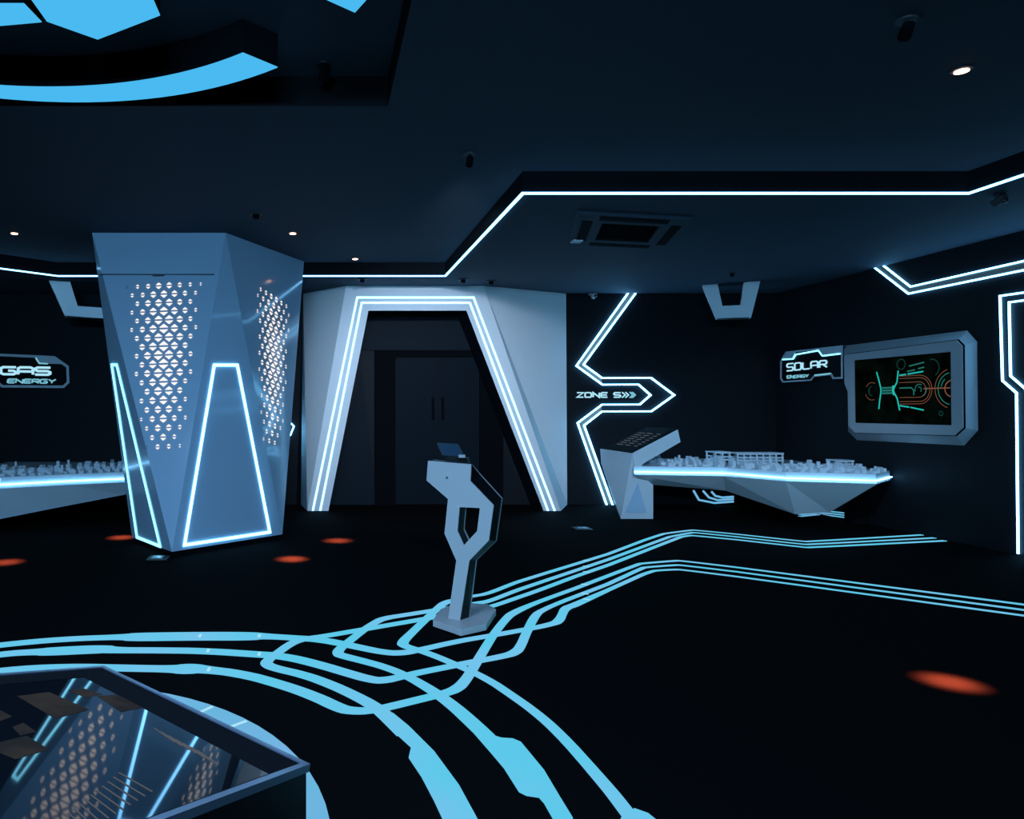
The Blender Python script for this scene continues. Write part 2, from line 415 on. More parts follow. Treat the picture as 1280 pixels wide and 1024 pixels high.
def arc(cu, cv, r, a0, a1, n=18): return [(cu+r*math.cos(math.radians(a0+(a1-a0)*i/n))*9/16, cv+r*math.sin(math.radians(a0+(a1-a0)*i/n))) for i in range(n+1)]
def caps(r, u0=.50, uc=.73): return [(u0, .5+r)]+arc(uc, .5, r, 90, -90)+[(u0, .5-r)]
def hud1(lines, mat, w):
    for ln in lines: hud('graphic', [ln], mat, w)
hud1([[(.255, .79), (.28, .66), (.30, .54), (.30, .47), (.285, .34), (.275, .22)], [(.49, .79), (.475, .62), (.445, .54), (.435, .5), (.445, .46), (.475, .38), (.50, .2)]], 'teal', .019)
hud1([[(.437, .57), (.432, .5), (.445, .43)]], 'teal', .035)
hud1([[(.30, .54), (.43, .54)], [(.30, .5), (.43, .5)], [(.30, .46), (.43, .46)]], 'tealdim', .022)
hud1([[(.50, .72), (.57, .727)], [(.585, .73), (.74, .755)], [(.50, .27), (.60, .248)], [(.61, .245), (.74, .205)]], 'teal', .016)
hud1([[(.60, .845), (.75, .885)], [(.58, .77), (.66, .785)], [(.69, .80), (.75, .815)], [(.5, .53), (.62, .53), (.645, .49), (.645, .42)]], 'tealdim', .014)
hud1([arc(.70, .50, .075, 60, 200), arc(.70, .5, .035, -60, 120), arc(.71, .5, .10, -70, 20), arc(1.0, .5, .22, 100, 260), arc(1.0, .5, .17, 130, 170)], 'tealdim', .009)
hud1([arc(.82, .80, .12, -60, 100), arc(.52, .88, .075, 0, 360), [(.17, .55), (.17, .44)], arc(.2, .5, .07, 90, 270), arc(.9, .16, .03, 0, 360)], 'tealdark', .013)
hud1([caps(.205, .5, .705), caps(.17, .5, .705), caps(.11, .5, .70), arc(1.0, .5, .27, 105, 255), arc(.2, .5, .13, 60, 150), arc(.2, .5, .14, 200, 290)], 'orange', .006)
hud1([[(.74, .51), (.985, .51)], arc(1.0, .5, .11, 100, 260)], 'orange', .012)

t = thing('wall_sign', onx(1015, 455, XW), 'angular framed sign reading SOLAR ENERGY joined to the wall screen', 'sign')
XS = XW-.07
sg = [(976.5, 452), (983.2, 440.6), (1053, 432.9), (1053, 472.4), (1042, 472.8), (1039.5, 468), (1018, 470.5), (1014, 475.2), (979, 477.4), (976.5, 473)]
pp = [onx(x, y, XS) for x, y in sg]
obj('backplate', ext(pp, -NX*.068), M['black'], t)
bm = bmesh.new(); ribbon(bm, [p for p in pp], NX, .022, .012, closed=True); obj('border', bm, M['white'], t)
q_ = lambda L: [onx(x, y, XS-.001) for x, y in L]
obj('corner_plate', ext(q_([(979.5, 449), (984, 441.5), (994.5, 440.3), (991.5, 448.3)]), NX*.012), M['white'], t)
obj('corner_plate', ext(q_([(1024, 436.5), (1052.5, 433.4), (1052.5, 441.4), (1029, 444.5)]), NX*.012), M['white'], t)
bm = bmesh.new(); ribbon(bm, q_([(979, 449.6), (991.8, 448.8), (995.3, 443.3), (1024, 438.2), (1029, 445), (1051, 442.2)]), NX, .018, .016); obj('accent_line', bm, M['ledc'], t)
bm = bmesh.new(); ribbon(bm, q_([(1019, 469.2), (1039, 467)]), NX, .02, .014); obj('accent_line', bm, M['letterdim'], t)
text('SOLAR', q_([(984.2, 463.8), (1033.8, 458.7), (1033.6, 450.6), (984.2, 455)]), NX, .020, .012, M['letter'], 'lettering', t, gap=.26)
text('ENERGY', q_([(984.5, 473.2), (1011, 471.4), (1011, 468.3), (984.5, 469.6)]), NX, .010, .014, M['letterdim'], 'lettering', t, gap=.25, lab='small cyan lettering')

# GAS sign on the back wall
t = thing('wall_sign', dep(30, 464, YB), 'angular framed sign reading GAS ENERGY on the left back wall', 'sign')
YG = YB-.07
gpx = [(-52, 441.5), (68, 446.8), (84.6, 458.5), (85.4, 478), (79.5, 483.6), (3, 483), (-3, 478), (-52, 478)]
pp = [dep(x, y, YG) for x, y in gpx]
obj('backplate', ext(pp, -FR*.068), M['black'], t)
bm = bmesh.new(); ribbon(bm, pp, FR, .04, .012, closed=True); obj('border', bm, M['white'], t)
obj('corner_plate', ext([dep(x, y, YG-.001) for x, y in ((46, 447), (69, 447.5), (80, 455.3), (51, 454.6))], FR*.014), M['white'], t)
bm = bmesh.new(); ribbon(bm, [dep(x, y, YG-.001) for x, y in ((45, 447.5), (49.5, 454.3), (60, 454.8))], FR, .022, .018); obj('accent_line', bm, M['letterdim'], t)
text('GAS', [dep(x, y, YG) for x, y in ((1.5, 467.8), (63, 468.6), (63, 459.8), (1.5, 459))], FR, .036, .02, M['letter'], 'lettering', t, gap=.16)
text('ENERGY', [dep(x, y, YG) for x, y in ((9.5, 478.6), (69, 479.2), (69.8, 474.6), (10.5, 474))], FR, .02, .016, M['letterdim'], 'lettering', t, gap=.2, lab='small cyan lettering')

# ------------------------------------------------------------------ solar exhibit desk with model town
ZL = HE-.845
t = thing('exhibit_desk', onz(945, 600, ZL)*1.0, 'long white hull-shaped exhibit desk on the right with a lit edge and model town', 'exhibit desk')
led = [onz(x, y, ZL) for x, y in ((793, 590), (905, 591.6), (983, 597.8), (1097, 601))]+[V((7.165, 9.03, ZL))]
zt = ZL+.075; BK = YB-.02
n5 = len(led)
bot = [dep(818, 606.3, 9.95), dep(907, 613.5, 9.8), dep(994, 643, 9.15), dep(1037, 640.5, 9.1), V((7.10, 9.12, .57))]
bm = bmesh.new()
def rows(*R):
    vs = [[bm.verts.new(p) for p in r] for r in R]
    for r0, r1 in zip(vs, vs[1:]):
        for i in range(len(r0)-1): bm.faces.new((r0[i], r0[i+1], r1[i+1], r1[i]))
back_t = [V((max(p.x, 4.95), BK, zt-.0)) for p in led]; back_b = [V((max(p.x, 4.96), BK, max(.45, p.z))) for p in bot]
rim_t = [V((p.x, p.y+.03, zt)) for p in led]; lipb = [V((p.x, p.y+.01, ZL-.04)) for p in led]
rows(back_t, rim_t, lipb, bot, back_b)
for L_ in ([back_t[0], rim_t[0], lipb[0], bot[0], back_b[0]], [back_t[-1], rim_t[-1], lipb[-1], bot[-1], back_b[-1]]): face(bm, L_)
obj('desk_hull', bm, M['white'], t)
bm = bmesh.new(); ribbon(bm, [p+V((0, 0, 0)) for p in led], UP, .026, .009, lift=-.0045); obj('edge_light', bm, M['leddesk'], t)
obj('desk_foot', boxm((6.99, 9.42, .002), (7.185, 9.60, .34), .006), M['blackm'], t)
def towny(x): # front edge of the desk top at x
    for a, b in zip(led, led[1:]):
        if a.x <= x <= b.x: return a.y+(b.y-a.y)*(x-a.x)/(b.x-a.x)
    return led[-1].y
def building(cx, cy, w, d, h, z, parent, kind):
    bm = bmesh.new(); box(bm, (cx-w/2, cy-d/2, z), (cx+w/2, cy+d/2, z+h))
    if kind == 1: box(bm, (cx-w*.3, cy-d*.3, z+h), (cx+w*.1, cy+d*.3, z+h*1.3))
    elif kind == 2:
        v = [(cx-w/2, cy-d/2, z+h), (cx+w/2, cy-d/2, z+h), (cx+w/2, cy+d/2, z+h), (cx-w/2, cy+d/2, z+h)]
        r0, r1 = V((cx-w/2, cy, z+h+d*.4)), V((cx+w/2, cy, z+h+d*.4))
        face(bm, (v[0], v[1], r1, r0)); face(bm, (v[2], v[3], r0, r1)); face(bm, (v[1], v[2], r1)); face(bm, (v[3], v[0], r0))
    elif kind == 3:
        for k in range(3): box(bm, (cx-w/2+w*(.1+.3*k), cy-d*.2, z+h), (cx-w/2+w*(.2+.3*k), cy+d*.2, z+h*1.6))
    elif kind == 4:
        cyl(bm, (cx, cy, z+h), min(w, d)*.32, h*.7, 12)
    obj('model_building', bm, M['model'], parent)
def frame_plant(x0, x1, y, h, z, parent):
    bm = bmesh.new(); n = max(2, int((x1-x0)/.09))
    for yy in (y, y+.22):
        for k in range(n+1):
            x = x0+(x1-x0)*k/n; box(bm, (x-.009, yy-.009, z), (x+.009, yy+.009, z+h))
        for zz in (.35, .62, .98): box(bm, (x0-.012, yy-.012, z+h*zz-.012), (x1+.012, yy+.012, z+h*zz+.008))
    box(bm, (x0-.015, y-.015, z+h-.004), (x1+.015, y+.235, z+h+.012)); box(bm, (x0+.03, y+.05, z), (x1-.03, y+.18, z+h*.55))
    obj('model_plant', bm, M['model'], parent)
rnd = random.Random(11)
xs = 4.75
while xs < 7.0:
    for row in range(3):
        yb = towny(xs)+.14+row*.28+rnd.uniform(-.05, .06)
        building(min(xs+rnd.uniform(0, .03), 7.0), min(yb, BK-.2), rnd.uniform(.04, .09), rnd.uniform(.06, .13), rnd.uniform(.012, .045)+.018*row, zt, t, rnd.randrange(5))
    xs += rnd.uniform(.08, .12)
pa = dep(894, 575, 10.3); frame_plant(pa.x, dep(912, 575, 10.3).x, 10.3, .155, zt, t)
pa = dep(922, 575, 10.2); frame_plant(pa.x, dep(978, 575, 10.2).x, 10.2, .145, zt, t)
pa = dep(1046, 580, 9.4); frame_plant(pa.x, dep(1062, 580, 9.4).x, 9.35, .10, zt, t)

# slanted console at the desk's left end
YC = 9.86
t = thing('touch_console', dep(795, 649, YC), 'white console wedge with a slanted black touch screen at the desk end', 'console')
Bf, Bm, Bl = dep(790.3, 566.6, YC), dep(793, 589, YC), dep(816.5, 606, YC)
Br, Ql = dep(816.5, 649, YC), dep(776, 649, YC)
Br.z = Ql.z = .002
YA = YB-.36
Af = V((Bf.x, YA, Bf.z)); Al = dep(751.5, 579, YA)
bm = bmesh.new()
fv = [Bf, Bm, Bl, Br, Ql]
bkv = [Af, V((Bm.x, YA, Bm.z)), V((Bl.x, YA, Bl.z)), V((Br.x, YA, Br.z)), V((X(770, YA), YA, .002))]
vf = [bm.verts.new(p) for p in fv]; vk = [bm.verts.new(p) for p in bkv]; al = bm.verts.new(Al)
bm.faces.new(vf); bm.faces.new([vk[0], al, vk[4], vk[3], vk[2], vk[1]])
for i in range(4): bm.faces.new((vf[i], vf[i+1], vk[i+1], vk[i]))
bm.faces.new((vf[0], vf[4], al)); bm.faces.new((vf[0], al, vk[0])); bm.faces.new((vf[4], vk[4], al))
obj('console_body', bm, M['white'], t)
sl = [Bf+V((.0, 0, 0)), dep(847, 537, YC), dep(850.5, 552.5, YC), dep(805, 579, YC), Bm+V((.01, 0, 0))]
obj('slanted_arm', ext([p+V((0, -.004, 0)) for p in sl], V((0, YA-YC-.2, 0))), M['white'], t)
nn = (sl[1]-sl[0]).cross(V((0, 1, 0))).normalized(); nn = nn if nn.z > 0 else -nn
dS = V((0, YA-YC-.2, 0))
a, b = sl[0].lerp(sl[1], .0), sl[0].lerp(sl[1], .995)
cs = obj('touch_screen', ext([a, b, b+dS, a+dS], nn*.014), M['blackm'], t)
for k in range(7):
    s0 = .22+.085*k
    for j in range(3):
        p0 = a.lerp(b, s0)+dS*(.15+.26*j)+nn*.0145; p1 = p0+dS*(.12+.06*((k*3+j) % 3)); w = (b-a)*.028
        bm = bmesh.new(); face(bm, (p0, p0+w, p1+w, p1)); obj('screen_tile', bm, M['textgrey'], cs)
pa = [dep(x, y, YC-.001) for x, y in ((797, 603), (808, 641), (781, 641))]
obj('facet_shade', ext(pa, V((0, -.004, 0))), M['shell'], t)  # bluish triangle standing in for the shading of a lower facet

# ------------------------------------------------------------------ gas exhibit desk behind the column
ZG = HE-.91
t = thing('exhibit_desk', onz(60, 603, ZG), 'long white exhibit desk at the left, running behind the faceted column', 'exhibit desk')
led = [V((-4.9, 8.35, ZG)), onz(0, 606, ZG), onz(85, 601.5, ZG), onz(166, 598, ZG), onz(172, 597.5, ZG)+V((0, .3, 0))]
bot = [V((-4.85, 8.5, .15)), dep(0, 649, 8.85), dep(70, 635, 9.2), dep(156, 618.5, 9.6), dep(172, 612, 10.0)]
zt = ZG+.085
bm = bmesh.new()
back_t = [V((p.x, BK, zt)) for p in led]; back_b = [V((p.x, BK, max(.4, p.z))) for p in bot]
rim_t = [V((p.x, p.y+.03, zt)) for p in led]; lipb = [V((p.x, p.y+.01, ZG-.05)) for p in led]
rows(back_t, rim_t, lipb, bot, back_b)
for L_ in ([back_t[0], rim_t[0], lipb[0], bot[0], back_b[0]], [back_t[-1], rim_t[-1], lipb[-1], bot[-1], back_b[-1]]): face(bm, L_)
obj('desk_hull', bm, M['white'], t)
bm = bmesh.new(); ribbon(bm, led, UP, .026, .009, lift=-.0045); obj('edge_light', bm, M['leddesk'], t)
obj('desk_foot', boxm((-3.6, 10.4, 0), (-3.3, 10.8, .6), .006), M['blackm'], t)
xs = -4.3
while xs < -2.65:
    for row in range(3):
        building(xs+rnd.uniform(0, .03), towny(xs)+.16+row*.3+rnd.uniform(-.05, .06), rnd.uniform(.04, .09), rnd.uniform(.06, .13), rnd.uniform(.012, .05)+.018*row, zt, t, rnd.randrange(5))
    xs += rnd.uniform(.08, .12)

# ------------------------------------------------------------------ U-shaped hoods hanging from the lowered ceiling
def hood(px, L, R, depth, label):
    a, b = onz(*L, ZS-.003), onz(*R, ZS-.003)
    d = (b-a).normalized(); n = V((d.y, -d.x, 0)); n = n if n.y < 0 else -n
    pts = [onp(x, y, a, n) for x, y in px]
    for p in pts: p.z = min(p.z, ZS-.003)
    t = thing('ceiling_hood', ((a+b)/2), label, 'hood', 'hanging hoods over the exhibit desks')
    bm = ext(pts, -n*depth); obj('hood_body', bm, M['hood'], t)
    c = sum(pts, V((0, 0, 0)))/len(pts)
    k = [p for p in pts[1:3]]
    bm = bmesh.new(); e = (k[1]-k[0])
    face(bm, [k[0]+e*.04-n*depth*.15-UP*.002, k[1]-e*.04-n*depth*.15-UP*.002, k[1]-e*.04-n*depth*.85-UP*.002, k[0]+e*.04-n*depth*.85-UP*.002])
    obj('underside_panel', bm, M['dark'], t)
hood([(878, 354), (895.3, 397.8), (939, 396.6), (950.5, 350), (929.7, 351.5), (925.6, 381.4), (903, 382.4), (897, 353)], (878, 356.5), (950, 351.5), .22, 'white U-shaped hood hanging from the ceiling over the solar desk')
hood([(61, 350), (81, 394.5), (160, 400.5), (184, 356), (166, 355), (150, 386.5), (97, 382.5), (87.5, 351)], (61, 350.5), (184, 357), .22, 'white U-shaped hood hanging at the left above the gas desk')

# ------------------------------------------------------------------ tablet stand
P0 = V((.961, 4.943, 0)); nk = V((-.57, -.82, 0)).normalized(); ek = -nk
t = thing('tablet_stand', onz(580, 778, 0), 'white angular kiosk stand with a forked stem standing on the floor light lines', 'kiosk')
kf = [(535, 576), (589, 580.6), (588, 601.7), (617, 631.8), (611, 675.5), (586.5, 701), (574.8, 776), (560, 775), (570.3, 701), (555.5, 667), (560, 624), (533, 600.6)]
kb = [(543, 574.5), (589.8, 580.2), (603, 595.0), (628.6, 623), (621, 676), (596.5, 700), (587.5, 771.5), (572, 771), (580, 699), (566, 666), (570, 621), (543, 598)]
hf = [(574.4, 634), (599.9, 635.3), (596.3, 664), (579.9, 681.8), (571.7, 664)]
hb = [(583.4, 632.2), (609, 632.8), (605.2, 661.2), (589, 678.8), (581, 661.2)]
TH = .125
f_ = [onp(x, y, P0, nk) for x, y in kf]; fh = [onp(x, y, P0, nk) for x, y in hf]
PB = P0+ek*TH
b_ = [onp(x, y, PB, nk) for x, y in kb]; bh = [onp(x, y, PB, nk) for x, y in hb]
for L_ in (f_, b_):
    for i in (6, 7): L_[i].z = .05
bm = bmesh.new(); loft(bm, f_, [p+ek*.010 for p in f_], fh, [p+ek*.010 for p in fh]); obj('front_plate', bm, M['stand'], t)
bm = bmesh.new(); loft(bm, [p-ek*.022 for p in b_], b_, [p-ek*.022 for p in bh], bh); obj('back_plate', bm, M['stand'], t)
bm = bmesh.new(); loft(bm, [p+ek*.010 for p in f_], [p-ek*.022 for p in b_], [p+ek*.010 for p in fh], [p-ek*.022 for p in bh]); obj('core', bm, M['black'], t)
bt = [onz(x, y, .052) for x, y in ((541.3, 775), (576.4, 786.9), (607.7, 779.8), (620, 761.9), (610, 755.5), (573, 753), (551, 761.5))]
bm = bmesh.new(); loft(bm, [V((p.x, p.y, .008)) for p in bt], bt); bevel(bm, .006); obj('base_slab', bm, M['stand'], t)
kp = onp(559, 597, P0, nk); bm = bmesh.new()
bmesh.ops.create_uvsphere(bm, u_segments=12, v_segments=8, radius=.009); bmesh.ops.translate(bm, verts=bm.verts, vec=kp+nk*.004)
obj('lock_knob', bm, M['metal'], t, smooth=True)
# tablet on the stand
zt_ = f_[0].z
tb = [dep(546, 553.4, 5.06), dep(572.5, 555, 5.04), dep(581.2, 571, 4.99), dep(553.5, 569.4, 5.01)]
nt_ = (tb[1]-tb[0]).cross(tb[3]-tb[0]).normalized(); nt_ = nt_ if nt_.y < 0 else -nt_
t = thing('tablet', (tb[2]+tb[3])/2-UP*.05, 'small dark tablet propped on top of the white kiosk stand', 'tablet')
bm = ext(tb, -nt_*.012); bevel(bm, .003); obj('tablet_case', bm, M['dark'], t)
cn = sum(tb, V((0, 0, 0)))/4
obj('tablet_screen', ext([cn+(p-cn)*.92+nt_*.0005 for p in tb], nt_*.001), pbr('tablet_glass', (.03, .06, .10), .12, spec=.7), t)
lo = (tb[2]+tb[3])/2
bm = bmesh.new(); a_ = dep(557, 576.5, 5.03); b2 = dep(585.5, 579.3, 5.02); top = dep(583, 572.5, 5.02); tl = dep(559, 571, 5.03)
loft(bm, [a_, b2, top, tl], [p+V((.03, .06, 0)) for p in (a_, b2, top, tl)]); obj('tablet_dock', bm, M['black'], t)
q = dep(577, 570, 4.975); obj('dock_clip', boxm((q.x-.02, q.y-.006, q.z-.012), (q.x+.024, q.y+.012, q.z+.008), .003), M['stand'], t)

# ------------------------------------------------------------------ light lines in the floor
FK = [0]
def floor_strip(pts, label, mat='floorled', group=None, it=2, polys=(), joints=(), name='floor_light_strip'):
    FK[0] += 1; h = .003+.0005*(FK[0] % 9)
    P = [(*onz(x, y, 0).xy, w) for x, y, w in pts]
    P = rounded(P, [.03 if x > 715 else .10 for x, y, w in pts])
    bm = bmesh.new()
    ribbon(bm, [V((x, y, 0)) for x, y, w in P], UP, [w for x, y, w in P], h)
    for pg in polys:
        pp = [onz(x, y, 0) for x, y in pg]; loft(bm, pp, [p+UP*(h+.0002) for p in pp])
    o = rebase(obj(name, bm, M[mat])); tag(o, label, 'floor light', group)
    for x, y, dx, dy in joints:
        bm = bmesh.new(); p = onz(x, y, 0)+UP*(h+.0003); d = V((dx, dy, 0)).normalized()
        ribbon(bm, [p-d*.03, p+d*.03], UP, .018, .0012); obj('strip_joint', bm, M['letter'], o)
    return o
w1, w2, w3 = .10, .066, .049
floor_strip([(-60, 815, w1), (0, 806.5, w1), (80, 799.2, w1), (155, 796.6, w1), (162, 796.8, .17), (250, 795.6, .17), (318, 795.8, .17), (330, 795.6, w1), (380, 798.6, .1), (400, 800, .1), (430, 805.5, .095), (455, 811, .09), (480, 816, .085), (500, 817.2, .085), (522, 813.6, w2), (569, 802.5, w2), (608, 796, w2), (654, 788, w2), (691, 780.6, w2), (699, 776.5, .07), (703, 768, .06), (706.5, 760.5, .07), (716, 757.6, .075), (760, 738, w3), (804, 718.2, w3), (818, 713.6, w3), (848, 712, w3), (920, 721, w3), (1280, 770, w3), (2250, 902, w3)],
            'outermost left floor light line sweeping past the column, then front line of the near bundle heading right',
            joints=((250, 795.6, 0, 1), (324, 795.6, 0, 1), (733, 750, 1, -1)))
floor_strip([(-60, 828, w1), (0, 818, w1), (48, 815.2, w1), (56, 815.2, .15), (130, 811.6, .15), (140, 813.4, w1), (200, 813.4, w1), (260, 814.3, w1), (323, 818.7, w1), (352, 820.3, .1), (394, 829.7, .095), (440, 843.7, .09), (463, 850, .09), (478, 851.6, .085), (500, 847, w2), (522, 841.6, w2), (554, 835.3, w2), (593, 827.5, w2), (630, 820.8, w2), (644, 816.5, .07), (651, 808.7, .06), (658, 791, .06), (669, 769.5, .065), (677, 763.5, w3), (701, 753, w3), (760, 730.5, w3), (804.4, 709.7, w3), (848, 706.4, w3), (920, 715, w3), (1280, 763, w3), (2250, 891, w3)],
            'second left floor light line, looping under the kiosk into the middle of the near bundle',
            joints=((260, 814.3, 0, 1), (324, 818.6, 0, 1), (731, 743, 1, -1)))
floor_strip([(-60, 848, w1), (0, 838.7, w1), (80, 834, w1), (165, 836, w1), (215, 836.8, w1), (225, 836.8, .15), (244, 836.6, .15), (256, 837.5, .10), (300, 842.4, .095), (347, 854.7, .09), (394, 871, .09), (422, 885, .09), (438, 889.6, .085), (466, 889, w2), (500, 881, w2), (538, 871.6, w2), (557, 867.3, w2), (572, 861.5, .07), (581, 852, .062), (588, 841.5, .06), (616, 794.7, .058), (633, 773, .06), (642, 766, .07), (670, 753.8, w3), (720, 735.6, w3), (799.7, 705, w3), (848, 701, w3), (920, 709.5, w3), (1280, 756.3, w3), (2250, 881, w3)],
            'third left floor light line behind the touch table, running into the rear line of the near bundle',
            joints=((261, 838, 0, 1), (731, 731.5, 1, -1)))
floor_strip([(818, 1060, .06), (788, 1022, .06), (765, 992, .058), (734, 956, .056), (702, 920, .056), (671, 892, .056), (640, 870, .056), (608, 848.4, .058), (569, 831, .06), (535, 817, .065), (518, 812, .07), (505, 808, .07), (502, 804, .07), (514.7, 791.6, .06), (533, 774, .06), (547.5, 760.3, .06), (557, 753, .07), (570, 750, w3), (591, 745.6, w3), (609, 743, w3), (646, 728, w3), (760, 693, w3), (806, 675.4, w3), (829.4, 667.6, w3), (866, 662.8, w3), (920, 668, w3), (1007.5, 677.5, w3), (1153, 669, w3)],
            'outermost right floor light arc, joining the rear line of the far bundle', 'floorled',
            polys=[[(793, 1012), (810, 1018), (820, 1026), (870, 1100), (825, 1100), (776, 1024)]], joints=((733, 701.5, 1, -1),))
floor_strip([(735, 1080, .06), (703, 1024, .06), (687, 995, .06), (640, 948, .06), (616, 929, .08), (597, 910.5, .083), (578, 893, .08), (567.5, 884, .078), (552, 872, .075), (530, 857.5, .072), (507, 845, .066), (483, 835, .07), (456, 827.5, .075), (430, 821, .08), (421, 818, .07), (425, 811, .062), (437.5, 801.6, .06), (453, 789, .06), (469, 778.5, .06), (480, 773.4, .07), (500, 770.3, w2), (546, 763, w2), (600, 754, w2), (612, 752, w3), (646, 738.3, w3), (760, 700, w3), (837, 671.4, w3), (866, 665.9, w3), (920, 671.4, w3), (1007.5, 681.2, w3), (1168, 672.8, w3)],
            'middle right floor light arc with a wide patch, joining the middle line of the far bundle', 'floorled',
            polys=[[(612, 921), (620.6, 921.8), (626.9, 923.7), (640.9, 924.6), (651, 928.8), (680, 964), (699.4, 996.8), (716, 1024), (691, 1024), (680, 1004.6), (673.75, 997.6), (658, 995.2), (648.75, 990.6), (630, 961), (614, 942), (590.5, 915), (598, 904)]], joints=((733, 709, 1, -1),))
floor_strip([(506, 919, .08), (496, 909, .082), (484, 897, .083), (469, 884, .082), (440.6, 868.7, .078), (409.4, 854.7, .08), (378, 843.7, .08), (347, 837, .08), (333, 832, .075), (333, 827, .065), (347, 817, .06), (362.5, 805.5, .065), (375, 800.5, .07), (388, 798.2, w2), (405, 796, w2), (440.6, 789.8, w2), (500, 779.6, w2), (538, 773, w2), (600, 762, w2), (617.8, 757.8, w3), (640, 750, w3), (670, 739.7, w3), (720, 720.8, w3), (760, 707, w3), (851, 671.6, w3), (864, 669.6, w3), (920, 675, w3), (1009, 685, w3), (1181, 676.4, w3)],
            'innermost right floor light arc broadening toward the viewer, joining the front line of the far bundle', 'floorled',
            polys=[[(481, 905.2), (514, 935), (511, 948), (527, 972), (542.5, 1001.5), (553, 1024), (590, 1100), (632, 1100), (596, 1024), (573.7, 983), (542.5, 940.5), (511, 909), (491, 892.5)]], joints=((733, 716, 1, -1),))
# broad ring around the table
gc = V((-1.39, 2.48, 0)); pts = [onz(x, y, 0) for x, y in ((212, 870), (259, 880.6), (306, 900), (344, 923), (367, 944), (389, 970), (401, 992), (414, 1024))]
a0 = math.atan2(pts[0].y-gc.y, pts[0].x-gc.x)
R0 = sum((p-gc).length for p in pts)/len(pts)
bm = bmesh.new()
ring = [gc+V((math.cos(t_), math.sin(t_), 0))*(R0-.085) for t_ in [math.radians(125-5*i) for i in range(38)]]
ribbon(bm, ring, UP, .17, .006)
o = rebase(obj('floor_light_ring', bm, M['floorfar'])); tag(o, 'broad floor light ring curving round behind the touch table', 'floor light')
for x, y in ((261, 887), (300, 906)):
    bm = bmesh.new(); p = onz(x, y, 0); d = (p-gc).normalized(); ribbon(bm, [gc+d*(R0-.16)+UP*.006, gc+d*(R0-.01)+UP*.006], UP, .02, .0012); obj('strip_joint', bm, M['letter'], o)
# little hooked lines beneath the exhibit desk
for i, px in enumerate(([(866.5, 613), (873.5, 625), (893, 628.8), (917, 627)], [(878.5, 613.5), (886, 622), (897, 625.3), (917, 623.8)], [(889, 614.5), (894, 620), (903, 622), (917, 621)])):
    bm = bmesh.new(); ribbon(bm, [dep(x, y, YB-.001) for x, y in px], FR, .03, .008, lift=.001)
    tag(rebase(obj('wall_light_hook', bm, M['floorfar'])), ('outermost hooked light line low on the wall under the solar desk', 'middle hooked light line low on the wall under the solar desk', 'innermost and shortest hooked light line low on the wall under the solar desk')[i], 'wall light')
for i, (pf, pw) in enumerate((([(1000, 641.5), (1014, 640.4)], [(1014, 640.2), (1036, 639.2), (1074, 643.5)]), ([(1000, 643.6), (1019, 641.9)], [(1019, 641.6), (1036, 641.8), (1073, 646.2)]), ([(1000, 645.8), (1023, 643.4)], [(1023, 643.1), (1036, 644.3), (1072, 649)]))):
    bm = bmesh.new(); ribbon(bm, [onz(x, y, 0) for x, y in pf], UP, .06, .004)
    ribbon(bm, [onx(x, y, XW-.002) for x, y in pw], NX, .016, .006)
    tag(rebase(obj('corner_light_strip', bm, M['floorfar'])), ('uppermost short light line climbing the right wall under the solar desk', 'middle short light line climbing the right wall under the solar desk', 'lowest short light line climbing the right wall under the solar desk')[i], 'light strip')

# ------------------------------------------------------------------ touch table in the foreground
tp0 = V((0, 0, 1.0066)); ntb = V((.1774, .2052, 1)).normalized()
tt = lambda x, y: onp(x, y, tp0, ntb)
V1, V2 = tt(388, 955), tt(130, 832)
d1 = (tt(115, 1024)-V1).normalized(); d2 = (tt(0, 848)-V2).normalized()
dd = (d1+d2).normalized()
V4, V3 = V1+dd*1.45, V2+dd*1.45

c4 = [V1, V2, V3, V4]; ct = sum(c4, V((0, 0, 0)))/4
t = thing('touch_table', (ct.x, ct.y, 0), 'black angular touch table with a tilted glass screen in the near left corner', 'touch table')
def inset(k):
    e1 = (V2-V1).normalized(); e2 = (V4-V1).normalized()
    a, b, c = k if isinstance(k, tuple) else (k, k, k)
    return [V1+e1*a+e2*b, V2-e1*c+e2*b, V3-e1*c-e2*b, V4+e1*a-e2*b]
i1, i2 = inset(.018), inset((.028, .155, .10))
bm = bmesh.new(); loft(bm, c4, [p-ntb*.018 for p in c4], i1, [p-ntb*.018 for p in i1]); obj('table_rim', bm, M['rim'], t)
bm = bmesh.new(); loft(bm, [p-ntb*.004 for p in i1], [p-ntb*.018 for p in i1], [p-ntb*.004 for p in i2], [p-ntb*.018 for p in i2]); obj('bezel', bm, M['blackm'], t)
gl = obj('touch_screen', ext([p-ntb*.005 for p in i2], -ntb*.012), M['glass'], t)
bs = [V((ct.x+(p.x-ct.x)*.985, ct.y+(p.y-ct.y)*.985, .0)) for p in c4]
mid = [ct+(p-ct)*.99-ntb*.018 for p in c4]; md2 = [V((ct.x+(p.x-ct.x)*.985, ct.y+(p.y-ct.y)*.985, .30)) for p in c4]
bm = bmesh.new(); vs = [[bm.verts.new(p) for p in L_] for L_ in (mid, md2, bs)]
for r0, r1 in zip(vs, vs[1:]):
    for i in range(4): bm.faces.new((r0[i], r0[(i+1) % 4], r1[(i+1) % 4], r1[i]))
bm.faces.new(vs[0]); bm.faces.new(vs[-1][::-1]); obj('pedestal', bm, M['black'], t)
def tile(px, mat, name='screen_tile'):
    bm = bmesh.new(); face(bm, [tt(x, y)-ntb*.0045 for x, y in px]); obj(name, bm, M[mat], gl)
tile([(122, 868), (145, 866.5), (186, 881), (152, 888)], 'thumb')
tile([(85, 861), (105, 858.5), (128, 866), (108, 870)], 'thumb')
tile([(22, 868), (62, 863), (112, 885), (70, 896)], 'thumb')
